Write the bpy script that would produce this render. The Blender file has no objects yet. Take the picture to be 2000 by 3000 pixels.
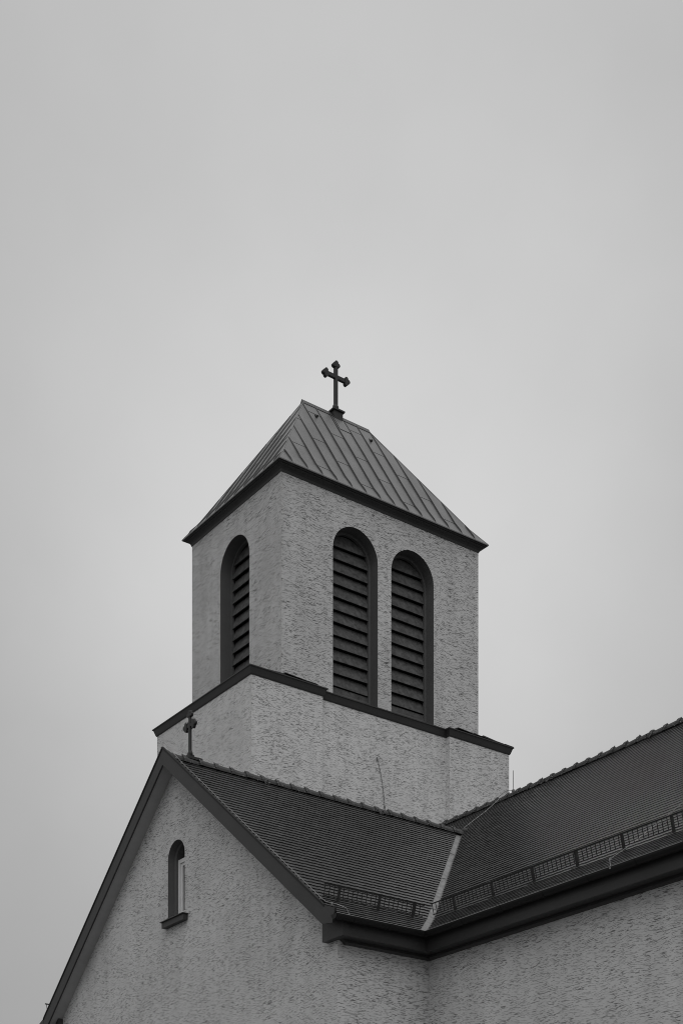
import bpy, math, random
from mathutils import Vector, Matrix
random.seed(7)
R = math.radians
scene = bpy.context.scene
col = scene.collection

# ------------------------------------------------------------------ camera (level, shifted upward)
TH = R(53.80)
CAM = Vector((0, 0, 1.7))
FWD = Vector((math.cos(TH), math.sin(TH), 0)); RGT = Vector((math.sin(TH), -math.cos(TH), 0))
cd = bpy.data.cameras.new('camera'); cam = bpy.data.objects.new('camera', cd); col.objects.link(cam)
cam.location = CAM
cam.rotation_euler = (R(90), 0, TH - R(90))
cd.sensor_fit = 'VERTICAL'; cd.sensor_height = 36.0; cd.sensor_width = 24.0
cd.lens = 4329.2 / 3000 * 36.0
cd.shift_x = 0.0; cd.shift_y = 2417.8 / 3000
cd.clip_end = 5000
scene.camera = cam

# ------------------------------------------------------------------ world: grey overcast sky
SUN_EL, SUN_DIR = R(52), Vector((-0.42, -0.91, 0)).normalized()
w = bpy.data.worlds.new('World'); scene.world = w; w.use_nodes = True
nt = w.node_tree; nt.nodes.clear()
def wn(t, **k):
    n = nt.nodes.new(t)
    for a, b in k.items(): setattr(n, a, b)
    return n
def wm(op, a, b=None, c=None):
    n = wn('ShaderNodeMath', operation=op)
    for i, v in enumerate((a, b, c)):
        if v is None: continue
        if isinstance(v, (int, float)): n.inputs[i].default_value = v
        else: nt.links.new(v, n.inputs[i])
    return n.outputs[0]
tc = wn('ShaderNodeTexCoord')
nrm = wn('ShaderNodeVectorMath', operation='NORMALIZE'); nt.links.new(tc.outputs['Generated'], nrm.inputs[0])
sep = wn('ShaderNodeSeparateXYZ'); nt.links.new(nrm.outputs[0], sep.inputs[0])
sel = wm('MAXIMUM', sep.outputs['Z'], 0.0)
cie = wm('MULTIPLY_ADD', wm('MULTIPLY', sel, sel), 0.41, 0.355)            # overcast: darker towards the horizon
# a thin, brighter part of the cloud sheet
ctr = (FWD + RGT * 0.03 + Vector((0, 0, 0.49))).normalized()
dot = wn('ShaderNodeVectorMath', operation='DOT_PRODUCT'); nt.links.new(nrm.outputs[0], dot.inputs[0]); dot.inputs[1].default_value = ctr
ang = wm('ARCCOSINE', wm('MINIMUM', dot.outputs['Value'], 1.0))
lobe = wn('ShaderNodeMapRange', interpolation_type='SMOOTHERSTEP'); nt.links.new(ang, lobe.inputs[0])
lobe.inputs[1].default_value = 0.37; lobe.inputs[2].default_value = 0.0; lobe.inputs[3].default_value = 0.0; lobe.inputs[4].default_value = 0.235
ns = wn('ShaderNodeTexNoise'); ns.inputs['Scale'].default_value = 4.2; ns.inputs['Detail'].default_value = 4.0; ns.inputs['Roughness'].default_value = 0.45
nt.links.new(nrm.outputs[0], ns.inputs['Vector'])
ns2 = wn('ShaderNodeTexNoise'); ns2.inputs['Scale'].default_value = 10.0; ns2.inputs['Detail'].default_value = 4.0; ns2.inputs['Roughness'].default_value = 0.5
nt.links.new(nrm.outputs[0], ns2.inputs['Vector'])
cl = wm('MULTIPLY_ADD', wm('SUBTRACT', wm('MULTIPLY_ADD', ns2.outputs['Fac'], 0.35, wm('MULTIPLY', ns.outputs['Fac'], 0.65)), 0.5), 0.34, 1.0)
lum = wm('MULTIPLY', wm('ADD', cie, lobe.outputs[0]), cl)
sky = wn('ShaderNodeTexSky', sky_type='NISHITA'); sky.sun_disc = False; sky.sun_elevation = SUN_EL
sky.sun_rotation = math.atan2(SUN_DIR.x, SUN_DIR.y)
bw = wn('ShaderNodeRGBToBW'); nt.links.new(sky.outputs[0], bw.inputs[0])
tot = wm('ADD', wm('MULTIPLY', lum, 9.55), wm('MULTIPLY', bw.outputs[0], 0.06))
bg = wn('ShaderNodeBackground'); nt.links.new(tot, bg.inputs['Color']); bg.inputs['Strength'].default_value = 0.1
out = wn('ShaderNodeOutputWorld'); nt.links.new(bg.outputs[0], out.inputs[0])

sd = bpy.data.lights.new('sun', 'SUN'); sd.energy = 0.6; sd.angle = R(60); sd.color = (1, 1, 1)
sun = bpy.data.objects.new('sun', sd); col.objects.link(sun)
tosun = Vector((SUN_DIR.x * math.cos(SUN_EL), SUN_DIR.y * math.cos(SUN_EL), math.sin(SUN_EL)))
sun.rotation_euler = (-tosun).to_track_quat('-Z', 'Y').to_euler(); sun.location = (0, -20, 40)
vs = scene.view_settings
vs.view_transform = 'Standard'; vs.look = 'None'; vs.exposure = 0.0; vs.gamma = 1.0
try: vs.use_curve_mapping = False
except Exception: pass
scene.render.engine = 'CYCLES'
scene.cycles.filter_width = 1.0

# ------------------------------------------------------------------ materials
class Mat:
    def __init__(s, name, base, rough=0.6, spec=0.4, metal=0.0):
        s.m = bpy.data.materials.new(name); s.m.use_nodes = True
        s.t = s.m.node_tree; s.b = s.t.nodes['Principled BSDF']
        s.b.inputs['Base Color'].default_value = (base, base, base, 1)
        s.b.inputs['Roughness'].default_value = rough
        s.b.inputs['Specular IOR Level'].default_value = spec
        s.b.inputs['Metallic'].default_value = metal
    def n(s, t, **k):
        q = s.t.nodes.new(t)
        for a, b in k.items(): setattr(q, a, b)
        return q
    def l(s, a, b): s.t.links.new(a, b)
    def mth(s, op, *v, clamp=False):
        q = s.n('ShaderNodeMath', operation=op); q.use_clamp = clamp
        for i, x in enumerate(v):
            if isinstance(x, (int, float)): q.inputs[i].default_value = x
            else: s.l(x, q.inputs[i])
        return q.outputs[0]
    def pos(s, sx=1, sy=1, sz=1):
        g = s.n('ShaderNodeNewGeometry'); mp = s.n('ShaderNodeMapping'); s.l(g.outputs['Position'], mp.inputs['Vector'])
        mp.inputs['Scale'].default_value = (sx, sy, sz); return mp.outputs[0]
    def noise(s, vec, scale, detail=2, rough=0.5):
        q = s.n('ShaderNodeTexNoise'); q.inputs['Scale'].default_value = scale; q.inputs['Detail'].default_value = detail
        q.inputs['Roughness'].default_value = rough; s.l(vec, q.inputs['Vector']); return q.outputs['Fac']
    def rng(s, v, a, b, c, d, smooth=False):
        q = s.n('ShaderNodeMapRange'); s.l(v, q.inputs[0])
        if smooth: q.interpolation_type = 'SMOOTHSTEP'
        for i, x in enumerate((a, b, c, d)):
            if isinstance(x, (int, float)): q.inputs[i + 1].default_value = x
            else: s.l(x, q.inputs[i + 1])
        return q.outputs[0]
    def colour(s, v): s.l(v, s.b.inputs['Base Color'])
    def bump(s, h, strength, dist):
        q = s.n('ShaderNodeBump'); q.inputs['Strength'].default_value = strength; q.inputs['Distance'].default_value = dist
        s.l(h, q.inputs['Height']); s.l(q.outputs[0], s.b.inputs['Normal'])

def mottled(name, base, var=0.25, rough=0.6, scale=3.0, spec=0.4, metal=0.0, streak=False, bump=0.0):
    M = Mat(name, base, rough, spec, metal)
    n1 = M.noise(M.pos(1, 1, 0.18 if streak else 1), scale, 4, 0.6)
    n2 = M.noise(M.pos(), scale * 7, 3, 0.6)
    f = M.mth('ADD', M.mth('MULTIPLY', n1, 0.7), M.mth('MULTIPLY', n2, 0.3))
    M.colour(M.rng(f, 0.3, 0.7, base * (1 - var), base * (1 + var)))
    if bump: M.bump(n1, 0.35, bump)
    return M.m

def stucco(name, base, k=1.0, depth=0.74):
    M = Mat(name, base, 0.9, 0.15)
    g = M.n('ShaderNodeNewGeometry'); sp = M.n('ShaderNodeSeparateXYZ'); M.l(g.outputs['Position'], sp.inputs[0])
    sn = M.n('ShaderNodeSeparateXYZ'); M.l(g.outputs['True Normal'], sn.inputs[0])
    fx = M.mth('GREATER_THAN', M.mth('ABSOLUTE', sn.outputs[0]), 0.7)      # which way the wall faces
    u = M.mth('ADD', M.mth('MULTIPLY', sp.outputs[0], M.mth('SUBTRACT', 1.0, fx)), M.mth('MULTIPLY', M.mth('ADD', sp.outputs[1], 57.3), fx)); z = sp.outputs[2]
    cb = M.n('ShaderNodeCombineXYZ'); M.l(u, cb.inputs[0]); M.l(z, cb.inputs[1]); P0 = cb.outputs[0]
    wob = M.noise(P0, 1.3, 3)
    zz = M.mth('ADD', z, M.mth('MULTIPLY', M.mth('SUBTRACT', wob, 0.5), 0.16))
    def strokes(su, sz, off, lo, hi):
        c = M.n('ShaderNodeCombineXYZ'); M.l(M.mth('MULTIPLY', u, su * k), c.inputs[0]); M.l(M.mth('MULTIPLY', zz, sz * (0.5 + 0.5 * k)), c.inputs[1]); c.inputs[2].default_value = off
        v = M.noise(c.outputs[0], 1.0, 1.5, 0.55)
        return M.rng(v, lo, hi, 0.0, 1.0, True)
    s1 = strokes(4.4, 64, 0.0, 0.60, 0.645)
    s2 = strokes(7.6, 90, 7.3, 0.605, 0.65)
    cp = M.n('ShaderNodeCombineXYZ'); M.l(M.mth('MULTIPLY', u, 1.3), cp.inputs[0]); M.l(M.mth('MULTIPLY', zz, 4.5), cp.inputs[1])
    patch = M.rng(M.noise(cp.outputs[0], 1.0, 3, 0.6), 0.36, 0.56, 0.45, 1.0, True)
    s = M.mth('MULTIPLY', M.mth('MAXIMUM', s1, s2), patch)
    big = M.noise(P0, 0.5, 4, 0.6); fine = M.noise(P0, 60, 2, 0.6)
    # faint vertical rain streaks
    cv = M.n('ShaderNodeCombineXYZ'); M.l(M.mth('MULTIPLY', u, 3.0), cv.inputs[0]); M.l(M.mth('MULTIPLY', z, 0.25), cv.inputs[1])
    st = M.noise(cv.outputs[0], 1.0, 3, 0.6)
    cw = M.n('ShaderNodeCombineXYZ'); M.l(M.mth('MULTIPLY', u, 7.0), cw.inputs[0]); M.l(M.mth('MULTIPLY', z, 0.45), cw.inputs[1]); cw.inputs[2].default_value = 3.1
    drip = M.rng(M.noise(cw.outputs[0], 1.0, 3, 0.65), 0.58, 0.74, 0.0, 0.13, True)
    st = M.mth('ADD', st, drip)
    tone = M.mth('ADD', M.mth('ADD', M.rng(big, 0.3, 0.7, 0.90, 1.06), M.rng(st, 0.35, 0.7, 0.03, -0.09)), M.rng(fine, 0.3, 0.7, -0.03, 0.03))
    c = M.mth('MULTIPLY', M.mth('MULTIPLY', tone, base), M.mth('SUBTRACT', 1.0, M.mth('MULTIPLY', s, depth)))
    M.colour(c)
    M.bump(M.mth('SUBTRACT', M.mth('MULTIPLY', fine, 0.12), s), 0.7, 0.012)
    return M.m

def tile_mat():
    M = Mat('roof_tile', 0.09, 0.33, 0.9)
    at = M.n('ShaderNodeAttribute'); at.attribute_name = 'tone'
    oi = M.n('ShaderNodeObjectInfo')
    tone = M.mth('ADD', at.outputs['Fac'], M.mth('MULTIPLY', oi.outputs['Random'], 1.0))
    tone = M.mth('FRACT', tone)
    n = M.noise(M.pos(), 9, 4, 0.6)
    M.colour(M.mth('MULTIPLY', M.rng(tone, 0, 1, 0.046, 0.074), M.rng(n, 0.3, 0.7, 0.82, 1.18)))
    M.l(M.rng(n, 0.3, 0.7, 0.31, 0.36), M.b.inputs['Roughness'])
    return M.m

STUCCO = stucco('scraped_stucco', 0.695, 1.3, 0.68)
STUCCO_UP = stucco('dimmed_upper_stucco', 0.65, 1.05, 0.76)  # same render, upper shaft's dimmer brightness painted into the colour
STUCCO_BASE = stucco('brightened_base_stucco', 0.77, 1.15, 0.70)  # same render, tower base's extra brightness painted into the colour
PLAIN = mottled('smooth_plaster', 0.50, 0.1, 0.9, 1.2, 0.15)
TRIM = mottled('dark_trim_paint', 0.042, 0.12, 0.5, 1.5, 0.4)
REVEAL = mottled('dark_reveal_paint', 0.125, 0.10, 0.7, 2.0, 0.3)
SLAT = mottled('weathered_slat', 0.095, 0.6, 0.75, 9.0, 0.25)
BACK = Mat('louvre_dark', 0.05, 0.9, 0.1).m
SHEET = mottled('roof_sheet_metal', 0.19, 0.22, 0.42, 2.2, 0.5, 0.25, streak=True, bump=0.012)
SEAM = mottled('sheet_seam', 0.10, 0.12, 0.45, 2.2, 0.5, 0.25)
IRON = mottled('black_iron', 0.028, 0.2, 0.5, 5, 0.4)
GUARD = mottled('guard_steel', 0.030, 0.2, 0.5, 5, 0.4)
GUTTER = mottled('gutter_metal', 0.016, 0.2, 0.5, 3, 0.2)
BEAD = Mat('gutter_bead', 0.30, 0.3, 0.5, 0.8).m
ZINC = mottled('valley_zinc', 0.25, 0.45, 0.5, 6, 0.5, 0.2, streak=True)
WIRE = Mat('bright_wire', 0.36, 0.4, 0.5, 0.7).m
CABLE = mottled('old_cable', 0.22, 0.2, 0.6, 5)
MORTAR = mottled('mortar', 0.26, 0.5, 0.95, 14, 0.1)
RIDGE = mottled('ridge_tile_clay', 0.06, 0.25, 0.55, 5, 0.4)
SLATE = mottled('slate', 0.05, 0.3, 0.55, 6)
WHITE = mottled('white_window_paint', 0.88, 0.05, 0.5, 3)
GLASS = Mat('window_glass', 0.02, 0.06, 0.6).m
SOFFIT = mottled('soffit_board', 0.42, 0.12, 0.7, 2, 0.3)
TILE = tile_mat()
GROUND = mottled('ground_paving', 0.14, 0.3, 0.95, 0.5, 0.1)

# ------------------------------------------------------------------ builders
def obj(name, verts, faces, mat, parent=None, smooth=False):
    me = bpy.data.meshes.new(name); me.from_pydata([tuple(v) for v in verts], [], faces); me.update()
    if mat: me.materials.append(mat)
    if smooth:
        me.polygons.foreach_set('use_smooth', [True] * len(me.polygons))
    o = bpy.data.objects.new(name, me); col.objects.link(o)
    if parent: o.parent = parent
    return o
def tag(o, label=None, cat=None, group=None, kind=None):
    if label: o['label'] = label
    if cat: o['category'] = cat
    if group: o['group'] = group
    if kind: o['kind'] = kind
    return o
def empty(name, label, cat, group=None):
    o = bpy.data.objects.new(name, None); col.objects.link(o); return tag(o, label, cat, group)

class MB:
    def __init__(s): s.v = []; s.f = []
    def add(s, vs, fs):
        k = len(s.v); s.v += [Vector(v) for v in vs]; s.f += [[i + k for i in f] for f in fs]; return s
    def poly(s, vs): return s.add(vs, [list(range(len(vs)))])
    def box(s, a, b, M=None):
        (x0, y0, z0), (x1, y1, z1) = a, b
        v = [Vector(p) for p in ((x0,y0,z0),(x1,y0,z0),(x1,y1,z0),(x0,y1,z0),(x0,y0,z1),(x1,y0,z1),(x1,y1,z1),(x0,y1,z1))]
        if M: v = [M @ p for p in v]
        return s.add(v, [[0,3,2,1],[4,5,6,7],[0,1,5,4],[1,2,6,5],[2,3,7,6],[3,0,4,7]])
    def prism(s, pts, off):
        n = len(pts); off = Vector(off); P = [Vector(p) for p in pts]
        return s.add(P + [p + off for p in P], [list(range(n))[::-1], list(range(n, 2 * n))] + [[i, (i + 1) % n, n + (i + 1) % n, n + i] for i in range(n)])
    def tube(s, pts, r, n=6, caps=True):
        P = [Vector(p) for p in pts]; rings = []
        for i, p in enumerate(P):
            d = (P[min(i + 1, len(P) - 1)] - P[max(i - 1, 0)]).normalized()
            a = d.cross(Vector((0, 0, 1)));
            if a.length < 1e-3: a = Vector((1, 0, 0))
            a.normalize(); b = d.cross(a)
            rr = r[i] if isinstance(r, (list, tuple)) else r
            rings.append([p + (a * math.cos(2 * math.pi * k / n) + b * math.sin(2 * math.pi * k / n)) * rr for k in range(n)])
        k0 = len(s.v); s.v += [q for ring in rings for q in ring]
        for i in range(len(P) - 1):
            for k in range(n):
                a0 = k0 + i * n + k; a1 = k0 + i * n + (k + 1) % n
                s.f.append([a0, a1, a1 + n, a0 + n])
        if caps:
            s.f.append([k0 + k for k in range(n)][::-1]); s.f.append([k0 + (len(P) - 1) * n + k for k in range(n)])
        return s
    def ball(s, c, r, nu=10, nv=6, sc=(1, 1, 1)):
        c = Vector(c); vs = []; fs = []
        for j in range(nv + 1):
            t = math.pi * j / nv
            for i in range(nu):
                p = 2 * math.pi * i / nu
                vs.append(c + Vector((math.sin(t) * math.cos(p) * r * sc[0], math.sin(t) * math.sin(p) * r * sc[1], math.cos(t) * r * sc[2])))
        for j in range(nv):
            for i in range(nu): fs.append([j * nu + i, (j + 1) * nu + i, (j + 1) * nu + (i + 1) % nu, j * nu + (i + 1) % nu])
        return s.add(vs, fs)
    def sweep(s, path, prof, closed=False, cap=True):
        """plan path (x,y); prof = (out, z) closed outline, out to the right of travel; mitred"""
        n = len(path); m = len(prof); rings = []
        for i in range(n):
            p = Vector(path[i]).to_2d() if not isinstance(path[i], Vector) else path[i]
            pr = path[(i - 1) % n] if (closed or i > 0) else None
            nx = path[(i + 1) % n] if (closed or i < n - 1) else None
            ds = []
            if pr is not None: ds.append((Vector(path[i]) - Vector(pr)).normalized())
            if nx is not None: ds.append((Vector(nx) - Vector(path[i])).normalized())
            ns = [Vector((d.y, -d.x)) for d in ds]
            if len(ns) == 2:
                mt = (ns[0] + ns[1]); mt = mt / max(0.2, mt.dot(ns[0]))
            else: mt = ns[0]
            rings.append([Vector((path[i][0] + mt.x * o, path[i][1] + mt.y * o, z)) for o, z in prof])
        k0 = len(s.v); s.v += [q for r_ in rings for q in r_]
        for i in range(n if closed else n - 1):
            for k in range(m):
                j = (i + 1) % n
                s.f.append([k0 + i * m + k, k0 + j * m + k, k0 + j * m + (k + 1) % m, k0 + i * m + (k + 1) % m])
        if cap and not closed:
            s.f.append([k0 + k for k in range(m)]); s.f.append([k0 + (n - 1) * m + k for k in range(m)][::-1])
        return s
    def build(s, name, mat, parent=None, smooth=False): return obj(name, s.v, s.f, mat, parent, smooth)

def arch_wall(mb, P, a0, a1, z0, top, wins, extra=()):
    """wall sheet over a (horizontal) and z with arched openings (centre, half, sill, spring)"""
    br = {a0, a1, *extra}
    for c, h, zs, zp in wins:
        for k in range(17): br.add(round(c - h * math.cos(math.pi * k / 16), 5))
    br = sorted(b for b in br if a0 - 1e-6 <= b <= a1 + 1e-6)
    def arch(w, a):
        c, h, zs, zp = w; return zp + math.sqrt(max(0, h * h - (a - c) ** 2))
    for a, b in zip(br, br[1:]):
        m = (a + b) / 2
        w = next((w for w in wins if abs(m - w[0]) < w[1]), None)
        if w:
            mb.poly([P(a, z0), P(b, z0), P(b, w[2]), P(a, w[2])])
            mb.poly([P(a, arch(w, a)), P(b, arch(w, b)), P(b, top(b)), P(a, top(a))])
        else: mb.poly([P(a, z0), P(b, z0), P(b, top(b)), P(a, top(a))])

def clip(poly, nx, ny, c0):            # keep nx*x+ny*y <= c0
    outp = []
    for i in range(len(poly)):
        p, q = poly[i], poly[(i + 1) % len(poly)]
        dp = nx * p[0] + ny * p[1] - c0; dq = nx * q[0] + ny * q[1] - c0
        if dp <= 0: outp.append(p)
        if (dp < 0) != (dq < 0) and abs(dp - dq) > 1e-9:
            t = dp / (dp - dq); outp.append((p[0] + t * (q[0] - p[0]), p[1] + t * (q[1] - p[1])))
    return outp
def arch_outline(c, h, zs, zp, n=20):
    return [(c - h, zs)] + [(c - h * math.cos(math.pi * k / n), zp + h * math.sin(math.pi * k / n)) for k in range(n + 1)] + [(c + h, zs)]

# ------------------------------------------------------------------ ground
o = MB().poly([(-900, -900, 0), (900, -900, 0), (900, 900, 0), (-900, 900, 0)]).build('ground', GROUND); tag(o, kind='structure')

# ================================================================== bell tower
X0, X1, Y0, Y1 = 20.248, 26.668, 30.164, 34.463
XC, YC = (X0 + X1) / 2, (Y0 + Y1) / 2
tower = empty('bell_tower', 'pale stucco bell tower with louvred arches and hipped sheet metal roof', 'tower')
tower.location = (0, 0, 0)
ZB, ZW = 17.80, 23.02            # upper shaft from the ledge to under the eave
WH, WS, WP = 0.713, 17.885, 21.60 # half width, sill, spring
wx = [(22.522, WH, WS, WP), (24.386, WH, WS, WP)]
wy = [(YC, WH * 0.98, WS, WP)]
mb = MB()
arch_wall(mb, lambda a, z: (a, Y0, z), X0, X1, ZB, lambda a: ZW, wx)
arch_wall(mb, lambda a, z: (X0, a, z), Y0, Y1, ZB, lambda a: ZW, wy)
mb.poly([(X1, Y0, ZB), (X1, Y1, ZB), (X1, Y1, ZW), (X1, Y0, ZW)]); mb.poly([(X0, Y1, ZB), (X1, Y1, ZB), (X1, Y1, ZW), (X0, Y1, ZW)])
mb.build('upper_wall', STUCCO_UP, tower)

def louvre(P, win, parent):
    """P(a, z, depth)"""
    c, h, zs, zp = win
    D = 0.36
    outl = arch_outline(c, h, zs, zp); m = MB()
    for (a, z), (b, y) in zip(outl, outl[1:]):
        m.poly([P(a, z, 0), P(b, y, 0), P(b, y, D), P(a, z, D)])
    rv = m.build('louvre_window', REVEAL, parent, False)
    # sloping sill
    MB().add([P(c - h, zs - .01, -.004), P(c + h, zs - .01, -.004), P(c + h, zs + .20, D), P(c - h, zs + .20, D)], [[0, 1, 2, 3]]).build('sill', REVEAL, rv)
    hi = h - 0.065; m = MB(); o1 = arch_outline(c, h, zs + .18, zp); o2 = arch_outline(c, hi, zs + .24, zp)
    for i in range(len(o1) - 1):
        m.poly([P(*o1[i], D - .05), P(*o1[i + 1], D - .05), P(*o2[i + 1], D - .05), P(*o2[i], D - .05)])
        m.poly([P(*o2[i], D - .05), P(*o2[i + 1], D - .05), P(*o2[i + 1], D + .03), P(*o2[i], D + .03)])
    m.poly([P(*o1[0], D - .05), P(*o1[-1], D - .05), P(*o2[-1], D - .05), P(*o2[0], D - .05)])
    m.build('frame', REVEAL, rv)
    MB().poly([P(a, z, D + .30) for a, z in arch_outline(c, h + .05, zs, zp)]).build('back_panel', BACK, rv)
    step = 0.325
    for k in range(-1, 12):
        zl = 21.887 - step * k - (0.0 if k >= 0 else 0.0)
        zl += random.uniform(-.006, .006)
        if k == -1: continue
        zt = zl + 0.314
        if k == 0: zt = zp + hi - .005
        def half(z): return hi - .004 if z <= zp else math.sqrt(max(0.0, hi * hi - (z - zp) ** 2))
        zsamp = [zl + (zt - zl) * t for t in (0, .2, .4, .6, .75, .87, .95, 1)]
        tl = random.uniform(-.008, .008); dd = D - .035; rise = 0.10
        def q(a, z, e=0): t = (z - zl) / (zt - zl); return P(a, z + tl * (a - c) / h, dd + e + rise * t)
        front = [q(c - half(z), z) for z in zsamp] + [q(c + half(z), z) for z in reversed(zsamp)]
        back = [q(c - half(z), z, .03) for z in zsamp] + [q(c + half(z), z, .03) for z in reversed(zsamp)]
        n = len(front); m = MB()
        m.add(front + back, [list(range(n)), list(range(n, 2 * n))[::-1]] + [[i, (i + 1) % n, n + (i + 1) % n, n + i] for i in range(n)])
        m.build('slat', SLAT, rv)
    m = MB()   # bottom apron under the last slat
    m.poly([P(c - hi, zs + .17, D - .03), P(c + hi, zs + .17, D - .03), P(c + hi, zs + .40, D), P(c - hi, zs + .40, D)]); m.build('slat', SLAT, rv)
for wn_ in wx: louvre(lambda a, z, d: Vector((a, Y0 + d, z)), wn_, tower)
for wn_ in wy: louvre(lambda a, z, d: Vector((X0 + d, a, z)), wn_, tower)

# eave cornice (sheet-metal cavetto)
rect = [(X0, Y0), (X1, Y0), (X1, Y1), (X0, Y1)]
prof = [(-.02, 22.975), (.012, 22.975), (.03, 23.03), (.065, 23.075), (.125, 23.10), (.125, 23.122), (.165, 23.126), (.165, 23.165), (-.02, 23.165)]
MB().sweep(rect, prof, closed=True).build('eave_cornice', TRIM, tower)

# base with shallow front recess between two piers
BX0, BX1, BY0, BY1 = 19.268, 27.648, 30.004, 34.62
RX0, RX1, RD = 21.385, 25.515, 0.146
path = [(BX0, BY0), (RX0, BY0), (RX0, BY0 + RD), (RX1, BY0 + RD), (RX1, BY0), (BX1, BY0), (BX1, BY1), (BX0, BY1)]
mb = MB()
for a, b in zip(path, path[1:] + path[:1]): mb.poly([(*a, 0), (*b, 0), (*b, 17.70), (*a, 17.70)])
mb.build('base_wall', STUCCO_BASE, tower)
mb = MB().sweep(path, [(-.02, 17.675), (.015, 17.675), (.03, 17.70), (.075, 17.835), (.10, 17.845), (.10, 17.868), (-.02, 17.875)], closed=True)
mb.build('base_cornice', TRIM, tower)
mb = MB().poly([(*p, 17.866) for p in path]); mb.build('ledge', SLATE, tower)
# slates on the pier tops
def slates(xa, xb_, hi_at_left, n):
    for row in range(2):
        for k in range(n):
            t0 = k / n; x = xa + (xb_ - xa) * t0; L = (xb_ - xa) / n * 1.12
            f = (1 - t0) if hi_at_left else t0
            z = 17.872 + 0.050 * max(0, f - row * .15) + row * .012 + random.uniform(-.004, .006)
            y = BY0 - .085 + row * .06 + random.uniform(-.012, .012)
            M = Matrix.Translation((x, y, z)) @ Matrix.Rotation(R(3 if hi_at_left else -3) + random.uniform(-.02, .02), 4, 'Y') @ Matrix.Rotation(R(10), 4, 'X')
            MB().box((0, 0, 0), (L, .24, .014), M).build('slate', SLATE, tower)
slates(20.20, 21.15, True, 5)
slates(25.75, 27.70, True, 7)
# wedge of slates against the shaft on the outer pier ledges
MB().prism([(X1, BY0 - .05, 17.87), (BX1 + .08, BY0 - .05, 17.87), (X1, BY0 - .05, 17.965)], (0, BY1 - BY0, 0)).build('ledge_cap', SLATE, tower)
MB().prism([(BX0 - .08, BY0 - .05, 17.87), (X0, BY0 - .05, 17.87), (X0, BY0 - .05, 17.925)], (0, BY1 - BY0, 0)).build('ledge_cap', SLATE, tower)

# ---- hipped sheet roof
EX0, EX1, EY0, EY1, EZ, RZ = X0 - .19, X1 + .19, Y0 - .19, Y1 + .19, 23.168, 26.60
RUN = YC - EY0
RXL, RXR = EX0 + RUN, EX1 - RUN
def rz(run):                           # height above the eave for a run from the eave, slight bell-cast
    if run <= .35: return EZ + run * 1.257
    return EZ + .44 + (run - .35) * (RZ - EZ - .44) / (RUN - .35)
deck = MB()
prs = [0, .12, .35, RUN]
for a, b in zip(prs, prs[1:]):
    za, zb = rz(a) - .012, rz(b) - .012
    A = [(EX0 + a, EY0 + a, za), (EX1 - a, EY0 + a, za), (EX1 - a, EY1 - a, za), (EX0 + a, EY1 - a, za)]
    B = [(EX0 + b, EY0 + b, zb), (EX1 - b, EY0 + b, zb), (EX1 - b, EY1 - b, zb), (EX0 + b, EY1 - b, zb)]
    for i in range(4): deck.poly([A[i], A[(i + 1) % 4], B[(i + 1) % 4], B[i]])
roof = deck.build('roof', SEAM, tower)
def roof_side(P, a0, a1, seams, joints):
    """P(a, run, lift): a along eave; side is a trapezoid a0+run .. a1-run"""
    edges = [a0] + seams + [a1]
    for i, (a, b) in enumerate(zip(edges, edges[1:])):
        js = [0.0] + [j for j in joints(i) if 0.15 < j < RUN - .1] + [RUN]
        for r0, r1 in zip(js, js[1:]):
            g0 = .0 if r0 == 0 else .004
            m = MB()
            def lift(r): return .006 * (1 - (r - r0) / (r1 - r0 + 1e-6)) + .002
            for q0, q1 in ((r0 + g0, min(r1, .35)), (max(r0 + g0, .35), r1)):
                if q1 - q0 < 1e-4: continue
                pl = [(a + .010, q0), (b - .010, q0), (b - .010, q1), (a + .010, q1)]
                pl = clip(clip(pl, -1, 1, -a0 - .004), 1, 1, a1 - .004)      # trimmed to the hips
                if len(pl) > 2: m.poly([P(x, r, lift(r)) for x, r in pl])
            if not m.v: continue
            x0_, x1_ = max(a + .010, a0 + r0 + g0), min(b - .010, a1 - r0 - g0)
            if x1_ > x0_: m.poly([P(x0_, r0 + g0, -.012), P(x1_, r0 + g0, -.012), P(x1_, r0 + g0, lift(r0 + g0)), P(x0_, r0 + g0, lift(r0 + g0))])
            m.build('panel', SHEET, roof)
    for s_ in seams:
        rt = min(RUN, s_ - a0, a1 - s_)
        rs = [0.015] + [r for r in (.06, .12, .35) if r < rt - .01] + ([rt * .6] if rt > .7 else []) + [rt - .01]
        m = MB(); hh = [.006 if r < .03 else (.028 if r < .1 else .042) for r in rs]; hh[-1] = .020
        wv = [random.uniform(-.003, .003) for _ in rs]
        vs = []; 
        for r, h_, d_ in zip(rs, hh, wv):
            vs += [P(s_ - .009 + d_, r, -.01), P(s_ + .009 + d_, r, -.01), P(s_ + .007 + d_, r, h_), P(s_ - .007 + d_, r, h_)]
        fs = []
        for k in range(len(rs) - 1):
            for e in range(4): fs.append([k * 4 + e, k * 4 + (e + 1) % 4, k * 4 + 4 + (e + 1) % 4, k * 4 + 4 + e])
        fs += [[0, 1, 2, 3], [(len(rs) - 1) * 4 + e for e in (3, 2, 1, 0)]]
        m.add(vs, fs).build('seam', SEAM, roof)
SQ = .5524   # horizontal share of the slope normal's lift
seam_x = [20.470 + .4565 * k for k in range(14)]
seam_y = [EY0 + .30 + .4565 * k for k in range(10) if EY0 + .30 + .4565 * k < EY1 - .1]
def jj(base):
    return lambda i: [base + .42 * ((i * 2) % 3) + 1.28 * q for q in range(3)]
nfront = lambda a, r, l: Vector((a, EY0 + r - .83 * l, rz(r) + .55 * l))
nleft = lambda a, r, l: Vector((EX0 + r - .83 * l, a, rz(r) + .55 * l))
nback = lambda a, r, l: Vector((a, EY1 - r + .83 * l, rz(r) + .55 * l))
nright = lambda a, r, l: Vector((EX1 - r + .83 * l, a, rz(r) + .55 * l))
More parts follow.
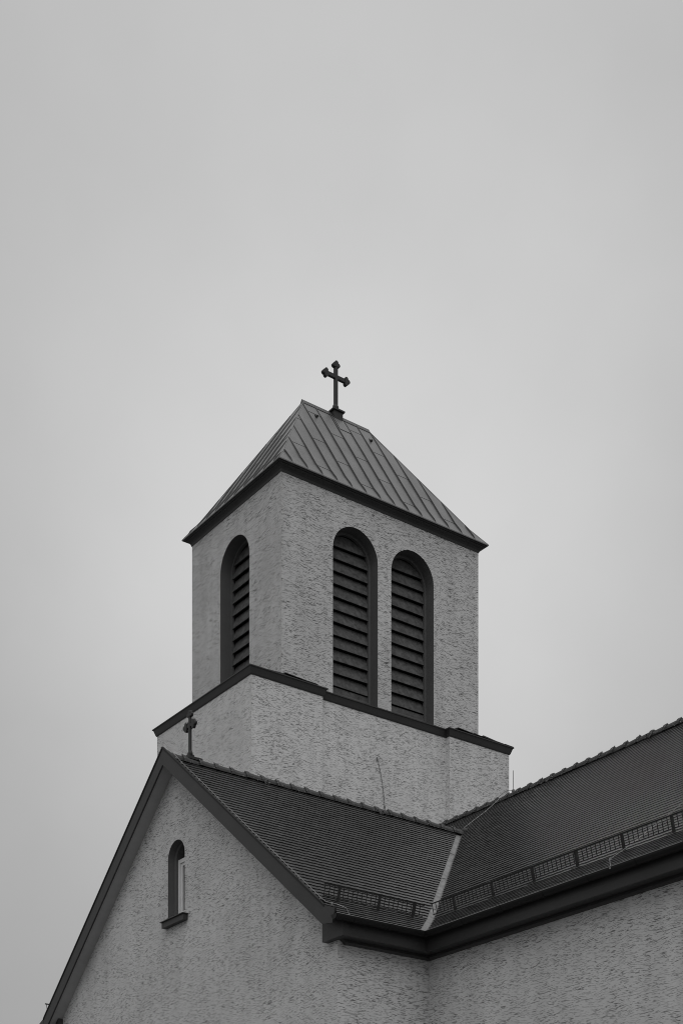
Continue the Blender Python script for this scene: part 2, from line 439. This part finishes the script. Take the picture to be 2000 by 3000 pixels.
roof_side(nfront, EX0, EX1, seam_x, jj(.35))
roof_side(nleft, EY0, EY1, seam_y, jj(.5))
roof_side(nback, EX0, EX1, seam_x, lambda i: [1.2])
roof_side(nright, EY0, EY1, seam_y, lambda i: [1.2])
# hips, ridge and drip edge
for p in ((EX0, EY0, 1, 1), (EX1, EY0, -1, 1), (EX1, EY1, -1, -1), (EX0, EY1, 1, -1)):
    pts = [(p[0] + p[2] * r, p[1] + p[3] * r, rz(r) + .006) for r in (0, .12, .35, 1.2, RUN)]
    MB().tube(pts, .013, 6).build('hip_seam', SHEET, roof, True)
MB().prism([(RXL - .06, YC - .085, RZ - .10), (RXL - .06, YC, RZ + .035), (RXL - .06, YC + .085, RZ - .10)], (RXR - RXL + .12, 0, 0)).build('ridge_cap', SEAM, roof)
MB().sweep([(EX0, EY0), (EX1, EY0), (EX1, EY1), (EX0, EY1)], [(-.05, EZ - .012), (.012, EZ - .02), (.014, EZ + .004), (-.05, EZ + .004)], closed=True).build('drip_edge', SHEET, roof)
for hx in (22.547, 24.353):            # roof hooks near the ridge
    m = MB(); y = 31.925; z = rz(y - EY0)
    m.tube([(hx, y + .10, z + .15), (hx, y, z + .035), (hx, y - .05, z + .02)], [.008, .030, .034], 8)
    m.build('roof_hook', IRON, tower)
# flashing patch at the foot of the cross
MB().add([nfront(XC - .17, RUN - .42, .016), nfront(XC + .20, RUN - .42, .016), nfront(XC + .17, RUN - .02, .016), nfront(XC - .17, RUN - .02, .016)], [[0, 1, 2, 3]]).build('flashing', SHEET, roof)

# ---- crosses
def trefoil_cross(name, label, base, H, span, th, face, cross_at, rr, pedestal):
    """flat budded cross; face 'x' = arms along X, 'y' = arms along Y"""
    root = empty(name, label, 'cross', 'roof crosses'); root.location = base
    def Q(a, d, z): return Vector((a, d, z)) if face == 'x' else Vector((d, a, z))
    bw_ = rr * (.80 if face == 'x' else .62)
    def bud(c, z, dirs, nm):
        m = MB()
        for da, dz in dirs:
            pts = []
            for k in range(14):
                t = 2 * math.pi * k / 14; pts.append(Q(c + da + rr * math.cos(t), -th * .5, z + dz + rr * math.sin(t)))
            m.prism(pts, Q(0, th, 0))
        # fill between the lobes
        pts = [Q(c + rr * 1.05 * math.cos(2 * math.pi * q_ / 10), -th * .5 - .002, z + rr * 1.0 * math.sin(2 * math.pi * q_ / 10)) for q_ in range(10)]
        m.prism(pts, Q(0, th + .004, 0)); return m.build(nm, IRON, root)
    m = MB(); m.prism([Q(-bw_, -th * .42, pedestal * .3), Q(bw_, -th * .42, pedestal * .3), Q(bw_, -th * .42, H - rr * 2), Q(-bw_, -th * .42, H - rr * 2)], Q(0, th * .84, 0)); m.build('shaft', IRON, root)
    m = MB(); m.prism([Q(-span + rr * 2, -th * .40, cross_at - bw_ * 1.05), Q(span - rr * 2, -th * .40, cross_at - bw_ * 1.05), Q(span - rr * 2, -th * .40, cross_at + bw_ * 1.05), Q(-span + rr * 2, -th * .40, cross_at + bw_ * 1.05)], Q(0, th * .80, 0)); m.build('arm', IRON, root)
    k = rr * 1.05
    bud(0, H - rr * 2, [(-k, -.1 * rr), (0, rr), (k, -.1 * rr)], 'bud')
    bud(-span + rr * 2, cross_at, [(0.1 * rr, k), (-rr, 0), (0.1 * rr, -k)], 'bud')
    bud(span - rr * 2, cross_at, [(-0.1 * rr, -k), (rr, 0), (-0.1 * rr, k)], 'bud')
    m = MB().ball(Q(0, 0, pedestal + rr * .8), rr * 1.75, 12, 8, (1, .6, .95) if face == 'x' else (.6, 1, .95)); m.build('knob', IRON, root, True)
    return root, Q
TB = Vector((XC, YC, RZ))
cr, Q = trefoil_cross('tower_cross', 'dark iron cross with budded ends on the tower roof ridge', TB, 1.47, .45, .10, 'x', 1.04, .056, .18)
m = MB(); m.box((-.145, -.13, -.20), (.145, .13, .06)); m.build('pedestal', IRON, cr)
m = MB(); m.box((-.19, -.17, .06), (.19, .17, .10)); m.box((-.16, -.14, .10), (.16, .14, .125)); m.build('cap_plate', IRON, cr)
m = MB()
v = [(-.12, -.10, .125), (.12, -.10, .125), (.12, .10, .125), (-.12, .10, .125), (-.06, -.05, .165), (.06, -.05, .165), (.06, .05, .165), (-.06, .05, .165)]
m.add(v, [[0, 1, 5, 4], [1, 2, 6, 5], [2, 3, 7, 6], [3, 0, 4, 7], [4, 5, 6, 7]]).build('neck', IRON, cr)

# ================================================================== wing and nave shells
XG, YS, XM = 14.613, 20.073, 16.596      # gable plane, wing side wall, nave wall
YR = 25.489                               # wing ridge
YL = 2 * YR - YS
XB = XG - 0.31                            # verge overhang
SL, SK = 0.785, 0.62                     # main and kicked eave slopes
ZR = 13.10
YK = 20.50; ZK = ZR - SL * (YR - YK)
YE = 19.72; ZE = ZK - SK * (YK - YE)
XK = XM + (YK - YS); XE = XM + (YE - YS)
XR = 23.44; ZN = ZK + SL * (XR - XK)      # nave ridge
VOFF = YS - XM                            # valley: y = x + VOFF
NY0 = 7.0                                 # near end of the nave (outside the picture)
NY1 = BY0 - .01
def wdeck(y):
    d = min(y, 2 * YR - y); return ZR - SL * (YR - d) if d >= YK else ZK - SK * (YK - d)

wing = empty('church_wing', 'stucco gabled wing with small arched window and tiled roof', 'building')
nave = empty('church_nave', 'long church nave with dark tiled roof on the right', 'building')

# gable wall
gw = (25.482, 0.330, 10.05, 11.195)
mb = MB(); top = lambda a: wdeck(a) - .10
arch_wall(mb, lambda a, z: (XG, a, z), YS, YL, 0.0, top, [gw], (YR, YK, 2 * YR - YK))
mb.poly([(XG, YS, 0), (XM, YS, 0), (XM, YS, wdeck(YS) - .1), (XG, YS, wdeck(YS) - .1)])
mb.poly([(XG, YL, 0), (XM, YL, 0), (XM, YL, wdeck(YS) - .1), (XG, YL, wdeck(YS) - .1)])
mb.build('wall', STUCCO, wing)
def ndeck(x):
    d = min(x, 2 * XR - x); return ZN - SL * (XR - d) if d >= XK else ZK - SK * (XK - d)
mb = MB()
XF = 2 * XR - XM
mb.poly([(XM, NY0, 0), (XM, YS, 0), (XM, YS, ndeck(XM) - .1), (XM, NY0, ndeck(XM) - .1)])
mb.poly([(XF, NY0, 0), (XF, NY1, 0), (XF, NY1, ndeck(XM) - .1), (XF, NY0, ndeck(XM) - .1)])
mb.poly([(XM, NY0, 0), (XF, NY0, 0), (XF, NY0, ndeck(XM) - .1), (XR, NY0, ZN - .1), (XM, NY0, ndeck(XM) - .1)])
mb.build('wall', STUCCO, nave)

# gable window
c, h, zs, zp = gw; m = MB()
def PG(a, z, d): return Vector((XG + d, a, z))
ol = arch_outline(c, h, zs, zp); ol2 = arch_outline(c, h - .035, zs, zp)
for i in range(len(ol) - 1):
    m.poly([PG(*ol[i], 0), PG(*ol[i + 1], 0), PG(*ol[i + 1], .15), PG(*ol[i], .15)])
    m.poly([PG(*ol[i], .15), PG(*ol[i + 1], .15), PG(*ol2[i + 1], .17), PG(*ol2[i], .17)])
    m.poly([PG(*ol2[i], .17), PG(*ol2[i + 1], .17), PG(*ol2[i + 1], .40), PG(*ol2[i], .40)])
gwin = m.build('arched_window', REVEAL, wing)
m = MB(); fy0, fy1, fz0, fz1 = c - .285, c + .285, 10.06, 11.23
def ring(m, y0, y1, z0, z1, w_, d0, d1):
    for a in (((y0, y0 + w_), (z0, z1)), ((y1 - w_, y1), (z0, z1)), ((y0 + w_, y1 - w_), (z0, z0 + w_)), ((y0 + w_, y1 - w_), (z1 - w_, z1))):
        m.box((XG + d0, a[0][0], a[1][0]), (XG + d1, a[0][1], a[1][1]))
ring(m, fy0, fy1, fz0, fz1, .075, .205, .33); m.build('frame', WHITE, gwin)
m = MB(); ring(m, fy0 + .08, fy1 - .08, fz0 + .08, fz1 - .08, .055, .232, .33); m.build('sash', WHITE, gwin)
m = MB(); m.poly([(XG + .26, fy0 + .1, fz0 + .1), (XG + .26, fy1 - .1, fz0 + .1), (XG + .26, fy1 - .1, fz1 - .1), (XG + .26, fy0 + .1, fz1 - .1)]); m.build('pane', GLASS, gwin)
MB().poly([PG(a, z, .345) for a, z in arch_outline(c, h, zs, zp)]).build('head_panel', TRIM, gwin)
m = MB(); m.box((XG - .105, 25.035, 9.845), (XG + .26, 25.885, 9.955)); m.build('sill', TRIM, wing)
m = MB(); m.box((XG - .135, 25.010, 9.957), (XG + .25, 25.915, 9.972)); m.build('sill_cap', TRIM, wing)

# eaves box cornice with kneeler, frieze, gutter
FO = 0.31
cor = [(-.02, 8.392), (FO - .03, 8.392), (FO - .03, 8.375), (FO, 8.375), (FO + .004, 8.50), (FO - .01, 8.66), (-.02, 8.74)]
# wing side run is mitred into the nave run
def sweep_part(path, prof, keep, name, mat, parent, smooth=False):
    """sweep the whole path but keep only segment `keep`, so the mitre stays"""
    full = MB().sweep(path, prof, cap=False); m = len(prof); n = len(path)
    vs = full.v[keep * m:(keep + 2) * m]; fs = [[k, m + k, m + (k + 1) % m, (k + 1) % m] for k in range(m)]
    fs += [list(range(m)), list(range(m, 2 * m))[::-1]]
    return obj(name, vs, fs, mat, parent, smooth)
CP = [(XG - .115, YS), (XM, YS), (XM, NY0)]
sweep_part(CP, cor, 0, 'cornice', TRIM, wing); sweep_part(CP, cor, 1, 'cornice', TRIM, nave)
fr = [(-.01, 8.315), (.05, 8.315), (.07, 8.345), (.07, 8.394), (-.01, 8.394)]
FP = [(XG + .02, YS), (XM, YS), (XM, NY0)]
fo = sweep_part(FP, fr, 0, 'frieze', TRIM, wing); sweep_part(FP, fr, 1, 'frieze', TRIM, nave)
for v_ in list(fo.data.vertices)[:5]:
    if v_.co.z < 8.36: v_.co.x += .11
# kneelers
m = MB(); m.prism([(XG - .122, YS - FO - .006, 8.374), (XG - .122, YS + .28, 8.374), (XG - .122, YS + .28, 8.80), (XG - .122, YS, 8.72), (XG - .122, YS - FO - .006, 8.60)], (.132, 0, 0)); m.build('kneeler', TRIM, wing)
m = MB(); m.prism([(XG - .115, YL - .33, 8.378), (XG - .115, YL + .31, 8.378), (XG - .115, YL + .31, 8.62), (XG - .115, YL - .33, 8.87)], (.125, 0, 0)); m.build('kneeler', TRIM, wing)
# gutter
GR = 0.082; GO = FO + GR + .012; GZ = 8.66
def gutter_prof(r, n=10):
    a = [(GO + r * math.cos(math.pi + math.pi * k / n), GZ + r * math.sin(math.pi + math.pi * k / n)) for k in range(n + 1)]
    b = [(GO + (r - .006) * math.cos(math.pi + math.pi * k / n), GZ + (r - .006) * math.sin(math.pi + math.pi * k / n)) for k in range(n + 1)]
    return a + b[::-1]
GP = [(XB - .06, YS), (XM, YS), (XM, NY0)]
gut_w = sweep_part(GP, gutter_prof(GR), 0, 'gutter', GUTTER, wing)
gut_n = sweep_part(GP, gutter_prof(GR), 1, 'gutter', GUTTER, nave)
# end stop of the wing gutter: an open half ring
yb, xb2 = YS - GO - GR + .002, XM - GO - GR + .002
MB().tube([(XB - .06, yb, GZ + .004), (xb2, yb, GZ + .004)], .006, 6).build('bead', BEAD, gut_w)
MB().tube([(xb2, yb, GZ + .004), (xb2, NY0, GZ + .004)], .006, 6).build('bead', BEAD, gut_n)
slv = gutter_prof(GR + .006, 10)
for x in (14.62, 15.35): sweep_part([(x, YS), (x + .10, YS)], slv, 0, 'sleeve', GUTTER, gut_w)
for y in [18.75 - .96 * k for k in range(11)]: sweep_part([(XM, y), (XM, y - .09)], slv, 0, 'sleeve', GUTTER, gut_n)
MB().prism([(XB - .062, YS - GO + GR * math.cos(math.pi + math.pi * k / 10), GZ + GR * math.sin(math.pi + math.pi * k / 10)) for k in range(11)], (.012, 0, 0)).build('end_cap', GUTTER, gut_w)

# bargeboards and soffits
BT = [(YR, 13.287), (20.034, 8.902), (19.724, 8.784)]
def barge(sgn):
    f = lambda y: YR + sgn * (y - YR)
    tp = [(f(y), z) for y, z in BT]
    # lower edge: parallel at .345 vertical
    bt = [(f(YR), 13.287 - .345), (f(20.10), 8.955 - .352), (f(19.80), 8.55)]
    main = [(XB, *tp[0]), (XB, *tp[1]), (XB, f(20.10), 8.60), (XB, *bt[0])]
    MB().prism(main, (.035, 0, 0)).build('bargeboard', TRIM, wing)
    end = [(XB - .003, *tp[1]), (XB - .003, *tp[2]), (XB - .003, f(19.80), 8.55), (XB - .003, f(20.10), 8.60)]
    MB().prism(end, (.037, 0, 0)).build('bargeboard_end', TRIM, wing)
    # metal verge trim
    MB().prism([(XB - .012, tp[0][0], tp[0][1] + .012), (XB - .012, tp[1][0], tp[1][1] + .012), (XB - .012, tp[1][0], tp[1][1] - .03), (XB - .012, tp[0][0], tp[0][1] - .03)], (.05, 0, 0)).build('verge_trim', GUTTER, wing)
    zo = .30
    s_ = [(XB + .037, f(YR), 13.287 - zo), (XB + .037, f(20.15), 8.995 - zo), (XG + .02, f(20.15), 8.995 - zo), (XG + .02, f(YR), 13.287 - zo)]
    MB().add(s_ + [(Vector(p) + Vector((0, 0, .03))) for p in s_], [[0, 1, 2, 3], [7, 6, 5, 4]] + [[i, (i + 1) % 4, 4 + (i + 1) % 4, 4 + i] for i in range(4)]).build('soffit', SOFFIT, wing)
barge(1); barge(-1)

# roof decks
mb = MB()
xv = lambda y: y - VOFF
mb.poly([(XB + .02, YE, ZE), (xv(YE), YE, ZE), (xv(YK), YK, ZK), (XB + .02, YK, ZK)])
mb.poly([(XB + .02, YK, ZK), (xv(YK), YK, ZK), (xv(YR), YR, ZR), (XB + .02, YR, ZR)])
y2 = 2 * YR - YK; ye2 = 2 * YR - YE
mb.poly([(XB + .02, y2, ZK + .03), (xv(YK), y2, ZK + .03), (xv(YR), YR, ZR + .03), (XB + .02, YR, ZR + .03)])
mb.poly([(XB + .02, ye2, ZE + .03), (xv(YE), ye2, ZE + .03), (xv(YK), y2, ZK + .03), (XB + .02, y2, ZK + .03)])
mb.poly([(XB + .02, YE, ZE), (xv(YE), YE, ZE), (xv(YE), YE, ZE - .09), (XB + .02, YE, ZE - .09)])
wroof = mb.build('roof', TILE, wing)
mb = MB()
mb.poly([(XE, YE, ZE), (XE, NY0, ZE), (XK, NY0, ZK), (XK, YK, ZK)])
mb.poly([(XK, YK, ZK), (XK, NY0, ZK), (XR, NY0, ZN), (XR, NY1, ZN), (XK + NY1 - YR - (YR - YK), NY1, ZK + SL * (NY1 - YR - (YR - YK))), (xv(YR), YR, ZR)])
mb.poly([(2 * XR - XE, NY1, ZE), (2 * XR - XE, NY0, ZE), (2 * XR - XK, NY0, ZK), (2 * XR - XK, NY1, ZK)])
mb.poly([(2 * XR - XK, NY1, ZK), (2 * XR - XK, NY0, ZK), (XR, NY0, ZN), (XR, NY1, ZN)])
mb.poly([(XE, YE, ZE), (XE, NY0, ZE), (XE, NY0, ZE - .09), (XE, YE, ZE - .09)])
nroof = mb.build('roof', TILE, nave)

# ---- plain tiles, half bond, segment-cut tails
TW, GA, TT, TH_ = 0.193, 0.155, 0.0175, 0.0115
def tile_outline(w_):
    hw = w_ / 2; return [(-hw, .021), (-hw * .62, .008), (0, 0), (hw * .62, .008), (hw, .021), (hw, .20), (-hw, .20)]
def hgt(s): return .038 - TT * s / GA
def tile_geo(pl, curve=0.0, w_=TW):
    n = len(pl)
    cv = lambda x: curve * (1 - (2 * x / w_) ** 2)
    top_ = [(x, y, hgt(y) + cv(x)) for x, y in pl]; bot = [(x, y, hgt(y) - TH_ + cv(x)) for x, y in pl]
    fs = [list(range(n)), list(range(n, 2 * n))[::-1]] + [[i, n + i, n + (i + 1) % n, (i + 1) % n] for i in range(n)]
    return top_ + bot, fs
FULL = tile_outline(TW - .004)
full_v, full_f = tile_geo(tile_outline(TW - .004))
tile_mesh = bpy.data.meshes.new('tile'); tile_mesh.from_pydata(full_v, [], full_f); tile_mesh.materials.append(TILE)

def pix(p):
    d = Vector(p) - CAM; dep = d.dot(FWD)
    return 1000 + 4329.2 * d.dot(RGT) / dep, 3917.8 - 4329.2 * d.z / dep, dep
def lay(root, U, Sh, ustart, ulimit, smax_h, place, clipf, skip=None):
    """rows from the eave; Sh = horizontal up-slope unit; place(u, hor) -> origin on deck"""
    c1, s1 = 1 / math.hypot(1, SL), SL / math.hypot(1, SL)
    c0, s0 = 1 / math.hypot(1, SK), SK / math.hypot(1, SK)
    tiles = []
    kick = (YK - YE) / c0; sl_tot = kick + smax_h / c1
    s = -.02; row = 0
    while s < sl_tot - .10:
        ink = s < kick - .06
        hor = s * c0 if s < kick else (YK - YE) + (s - kick) * c1
        zz = ZE + s * s0 if s < kick else ZK + (s - kick) * s1
        cc, ss = (c0, s0) if ink else (c1, s1)
        S = Vector((Sh.x * cc, Sh.y * cc, ss)); N = U.cross(S)
        u = ustart + (TW / 2 if row % 2 else 0)
        while u < ulimit + TW:
            tiles.append((u, hor, zz, S, N, cc)); u += TW
        s += GA; row += 1
    big = []; small = []
    for (u, hor, zz, S, N, cc) in tiles:
        O = place(u, hor, zz)
        pl = clipf(u, hor, cc, tile_outline(TW - .004))
        if len(pl) < 3: continue
        a = random.gauss(0, .005); dh = abs(random.gauss(0, .0010)); roll = random.gauss(0, .004)
        if random.random() < .004: a += random.choice((-1, 1)) * .03
        M = Matrix((( U.x, S.x, N.x, O.x), (U.y, S.y, N.y, O.y), (U.z, S.z, N.z, O.z), (0, 0, 0, 1))) @ Matrix.Translation((0, random.gauss(0, .0025), dh)) @ Matrix.Rotation(a, 4, 'Z') @ Matrix.Rotation(roll, 4, 'Y')
        px = pix(O); whole = len(pl) == 7 and pl == tile_outline(TW - .004)
        inn = 20 < px[0] < 1985 and 0 < px[1] < 2990
        if whole and inn: big.append((px[2], M, pl))
        else: small.append((M, pl))
    big.sort(key=lambda t: t[0])
    small += [(t[1], t[2]) for t in big[300:]]
    for _, M, _p in big[:300]:
        o_ = bpy.data.objects.new('tile', tile_mesh); col.objects.link(o_); o_.parent = root; o_.matrix_world = M
    V = []; F = []; tone = []
    for M, pl in small:
        v_, f_ = (full_v, full_f) if pl == FULL else tile_geo(pl)
        k = len(V); t_ = random.random()
        V += [tuple(M @ Vector(p)) for p in v_]; F += [[i + k for i in f] for f in f_]; tone += [t_] * len(f_)
    o_ = obj('tile_field', V, F, TILE, root)
    at_ = o_.data.attributes.new('tone', 'FLOAT', 'FACE'); at_.data.foreach_set('value', tone)
    o_['kind'] = 'stuff'
VG = 0.135   # bare valley gutter, measured across in plan on each side
def clip_w(u, hor, cc, pl):            # keep x < y - VOFF - VG
    y = YE + hor
    pl = [(px_, py_) for px_, py_ in pl]
    return clip(pl, 1, -cc, y - VOFF - VG - u)
def clip_n(u, hor, cc, pl):            # u runs along -Y: y = -u ; valley x = y - VOFF  -> keep y < x + VOFF - VG
    x = XE + hor; lim = x + VOFF - .07
    if hor > xv(YR) - XE + .05: lim = NY1
    # local x -> -y ; y = -u - lx ; keep y <= lim(x) : -u - lx - (ly*cc) <= lim
    return clip(pl, -1, -cc if lim != NY1 else 0, lim + u)
lay(wroof, Vector((1, 0, 0)), Vector((0, 1, 0)), XB + .12, xv(YR) + .3, YR - YK,
    lambda u, h_, z: Vector((u, YE + h_, z)), clip_w)
lay(nroof, Vector((0, -1, 0)), Vector((1, 0, 0)), -NY1, -NY0 - 3.0, XR - XK,
    lambda u, h_, z: Vector((XE + h_, -u, z)), clip_n)

# ---- ridge tiles
def ridge_row(root, p0, p1, lift, L=0.368):
    p0, p1 = Vector(p0), Vector(p1); d = (p1 - p0); n = int(d.length / L); d.normalize()
    sx = Vector((-d.y, d.x, 0)); up = Vector((0, 0, 1))
    segs = 8; rows = [(0, .122, 0), (.025, .134, 1), (.055, .134, 1), (.085, .112, 0), (L + .03, .098, 0)]
    vs = []
    for t, r, _ in rows:
        for k in range(segs + 1):
            a = math.pi * (-.06 + 1.12 * k / segs); vs.append(d * t + sx * (r * 1.02 * math.cos(a)) + up * (r * math.sin(a) - .028))
    fs = []
    for i in range(len(rows) - 1):
        for k in range(segs): b = i * (segs + 1) + k; fs.append([b, b + 1, b + segs + 2, b + segs + 1])
    fs.append([k for k in range(segs + 1)])
    me = bpy.data.meshes.new('ridge_tile'); me.from_pydata([tuple(v) for v in vs], [], fs); me.materials.append(RIDGE)
    for i in range(n):
        o_ = bpy.data.objects.new('ridge_tile', me); col.objects.link(o_); o_.parent = root
        o_.matrix_world = Matrix.Translation(p0 + d * (L * i) + up * (lift + random.gauss(0, .004))) @ Matrix.Rotation(random.gauss(0, .012), 4, 'Z')
    # mortar: collar arcs and bedding crumbs
    m = MB()
    for i in range(n):
        for sg in (-1, 1):
            q0 = p0 + d * (L * i - .006) + up * lift
            for k in range(5):
                a = math.pi * (.5 - sg * (.10 + .085 * k)); rr = .128 + random.uniform(-.006, .006)
                c_ = q0 + sx * rr * math.cos(a) + up * (rr * math.sin(a) - .028)
                m.ball(c_, random.uniform(.008, .016), 5, 4)
            for _ in range(5):
                c_ = p0 + d * (L * (i + random.random())) + sx * (-sg * (.112 + random.uniform(0, .02))) + up * (lift - .035 + random.uniform(-.02, .012))
                m.ball(c_, random.uniform(.006, .016), 5, 3)
    m.build('mortar', MORTAR, root)['kind'] = 'stuff'
ridge_row(wroof, (XB + .06, YR, ZR), (xv(YR) + .12, YR, ZR), .035)
ridge_row(nroof, (XR, NY0, ZN), (XR, NY1, ZN), .035)

# ---- valley sheets
def valley(root, wside, name):
    m = MB()
    for i, (yb_, yt_) in enumerate(((YE - .10, YK), (YK, YR + .03))):
        za = ZK - SK * (YK - yb_) if i == 0 else ZK; zb = ZK if i == 0 else ZR + .02
        a, b = Vector((yb_ - VOFF, yb_, za + .018)), Vector((yt_ - VOFF, yt_, zb + .018))
        wd = .24
        off = Vector((-wd, 0, 0)) if wside else Vector((0, -wd, 0))
        nrm_ = .022
        m.add([a, b, b + off + Vector((0, 0, nrm_ * 0)), a + off], [[0, 1, 2, 3]])
    return m.build(name, ZINC, root)
valley(wroof, True, 'valley_sheet'); valley(nroof, False, 'valley_sheet')
m = MB()
for yq in (21.0, 22.6, 24.1):
    a = Vector((yq - VOFF, yq, wdeck(yq) + .024)); m.add([a, a + Vector((-.22, 0, 0)), a + Vector((-.22 + .014, .018, .0155)), a + Vector((.018, .018, .0155))], [[0, 1, 2, 3]])
m.build('valley_joint', GUTTER, wroof)
# lead saddle where the wing ridge dies into the nave slope
c_ = Vector((xv(YR) + .10, YR, ZR + .09)); m = MB().ball(c_, .13, 10, 6, (1, 1.1, .7)); m.build('saddle', IRON, wroof, True)

# safety hooks under the ridges
def ridge_hook(root, O, U, S, N):
    m = MB(); m.tube([O + S * .02 + N * .12, O + N * .10 - S * .05, O - S * .16 + N * .075, O - S * .22 + N * .12, O - S * .17 + N * .16], .014, 6); m.build('safety_hook', IRON, root)
c1, s1 = 1 / math.hypot(1, SL), SL / math.hypot(1, SL)
for x in (16.55, 19.50): ridge_hook(wroof, Vector((x, YR - .12, ZR - .12 * SL)), Vector((1, 0, 0)), Vector((0, c1, s1)), Vector((0, -s1, c1)))
for y in (23.9, 20.9): ridge_hook(nroof, Vector((XR - .12, y, ZN - .12 * SL)), Vector((0, -1, 0)), Vector((c1, 0, s1)), Vector((-s1, 0, c1)))

# ================================================================== snow guards
def snow_guard(label, A, U, Lw, outw, brackets):
    """A = foot of the fence on the tiles, U = along, outw = horizontal down-slope"""
    root = empty('snow_guard', label, 'snow guard', 'snow guards along the eaves')
    A = Vector(A); up = (Vector((0, 0, 1)) + outw * .26).normalized()
    nn = U.cross(up).normalized()
    M = Matrix(((U.x, nn.x, up.x, A.x), (U.y, nn.y, up.y, A.y), (U.z, nn.z, up.z, A.z), (0, 0, 0, 1)))
    for nm, z0, z1, t in (('top_rail', .235, .254, .012), ('bottom_rail', .045, .059, .008)):
        MB().box((0, -t, z0), (Lw, t, z1), M).build(nm, GUARD, root)
    me = None; u = .02
    while u < Lw:
        if me is None:
            me = bpy.data.meshes.new('bar'); t = MB().box((-.0045, -.005, .05), (.0045, .005, .245)); me.from_pydata([tuple(v) for v in t.v], [], t.f); me.materials.append(GUARD)
        o_ = bpy.data.objects.new('bar', me); col.objects.link(o_); o_.parent = root; o_.matrix_world = M @ Matrix.Translation((u, 0, 0)); u += .098
    for b in brackets:
        m = MB().box((b - .020, -.016, -.035), (b + .020, .016, .248), M)
        m.box((b - .14, -.035, -.035), (b + .02, .02, -.005), M)
        m.build('bracket', GUARD, root)
    return root
yg = 20.30; zg = wdeck(yg) + .045
snow_guard('short black grid snow guard on the gabled wing roof', (14.46, yg, zg), Vector((1, 0, 0)), 2.16, Vector((0, -1, 0)), (.32, 1.18, 1.94))
xg2 = 17.06; zg2 = ZK + SL * (xg2 - XK) + .045
snow_guard('long black grid snow guard above the nave gutter', (xg2, 20.50, zg2), Vector((0, -1, 0)), 12.0, Vector((-1, 0, 0)), [.60 + 1.0 * k for k in range(12)])
snow_guard('snow guard end poking past the far left roof verge', (XB + 1.9, 2 * YR - 20.22, wdeck(20.22) - .03), Vector((-1, 0, 0)), 1.915, Vector((0, 1, 0)), (.4, 1.3))

# ================================================================== gable cross
cx_ = 14.93
gcr, Q = trefoil_cross('gable_cross', 'small dark cross on the gable end of the wing ridge', (cx_, YR, ZR + .10), .97, .235, .055, 'y', .66, .045, .06)
m = MB(); m.box((-.08, -.09, -.02), (.24, .09, .03)); m.box((-.06, -.06, .035), (.06, .06, .075)); m.build('foot_plate', IRON, gcr)
m = MB()
for a, z in ((-.075, .585), (.075, .585), (-.075, .735), (.075, .735)): m.ball((0, a, z), .018, 6, 4)
m.build('ornament', IRON, gcr)

# ================================================================== lightning protection
def wire(name, label, pts, r, mat, clips=()):
    root = empty(name, label, 'lightning wire')
    MB().tube(pts, r, 5).build('wire', mat, root)
    for p in clips: MB().box((p[0] - .011, p[1] - .011, p[2] - .03), (p[0] + .011, p[1] + .011, p[2] + .012)).build('clip', mat, root)
    return root
pts = [(XB + .02, YR - .04, 13.36)]; clips = []
for k in range(1, 9):
    y = YR - .04 - k * .66; z = 13.287 - .8038 * (YR - y) + .055
    if y > 20.1: pts.append((XB + .03, y, z)); clips.append((XB + .03, y, z))
pts += [(XB + .03, 20.03, 8.965), (XB + .05, 19.75, 8.86), (XB + .16, 19.62, 8.78), (XB + .20, yb + .01, GZ + .01)]; clips.append((XB + .04, 19.86, 8.90)); clips.append((XB + .20, yb + .02, GZ + .02))
# slight sag between the clips
wire('verge_wire', 'thin bright lightning wire running down the right gable verge', pts, .005, WIRE, clips)
nz = lambda x: ZK + SL * (x - XK) + .075 if x > XK else ZK - SK * (XK - x) + .075
pts = [(xv(YR) + .0, YR - .10, ZR + .02), (22.20, 25.68, nz(22.20)), (22.45, 25.70, nz(22.45)), (22.95, 25.70, nz(22.95)), (23.30, 25.70, nz(23.30) + .03), (23.44, 25.70, ZN + .17)]
wire('ridge_wire', 'bright lightning wire climbing from the valley top to the nave ridge', pts, .005, WIRE, [pts[0], pts[2], pts[3], pts[4]])
pts = [(xb2 + .01, 15.30, GZ + .0), (16.42, 15.60, 8.92), (16.60, 15.74, nz(16.60)), (17.10, 15.80, nz(17.10)), (17.92, 15.72, nz(17.92)), (18.9, 15.72, nz(18.9)), (20.5, 15.72, nz(20.5)), (23.2, 15.72, nz(23.2))]
wire('gutter_wire', 'bright lightning wire from the nave gutter up through the snow guard', pts, .005, WIRE, [pts[0], pts[2], pts[4], pts[5]])
rod = empty('air_rod', 'thin upright lightning rod on the nave ridge beside the tower', 'lightning rod')
MB().tube([(XR, 25.29, ZN + .10), (XR, 25.30, ZN + .62)], .007, 6).build('rod', CABLE, rod)
MB().box((XR - .03, 25.26, ZN + .12), (XR + .03, 25.32, ZN + .17)).build('rod_base', CABLE, rod)
MB().tube([(XR, 25.29, ZN + .15), (XR - .02, 25.45, ZN + .20), (XR - .04, 25.60, ZN + .18), (XR - .06, 25.72, ZN + .12)], .006, 5).build('lead', WIRE, rod)
yy = BY0 + RD - .02
cab = empty('wall_cable', 'dark cable curving down the recessed tower wall above the wing ridge', 'cable')
MB().tube([(23.19, yy, 16.61), (23.23, yy, 16.50), (23.29, yy, 16.27), (23.36, yy, 15.98), (23.40, yy, 15.72), (23.43, yy, 15.45), (23.45, yy, 15.1)], .008, 6).build('cable', CABLE, cab)
MB().box((23.18, yy - .01, 16.55), (23.205, yy + .03, 16.62)).build('anchor', CABLE, cab)
MB().box((23.415, yy - .015, 15.37), (23.455, yy + .03, 15.42)).build('anchor', CABLE, cab)
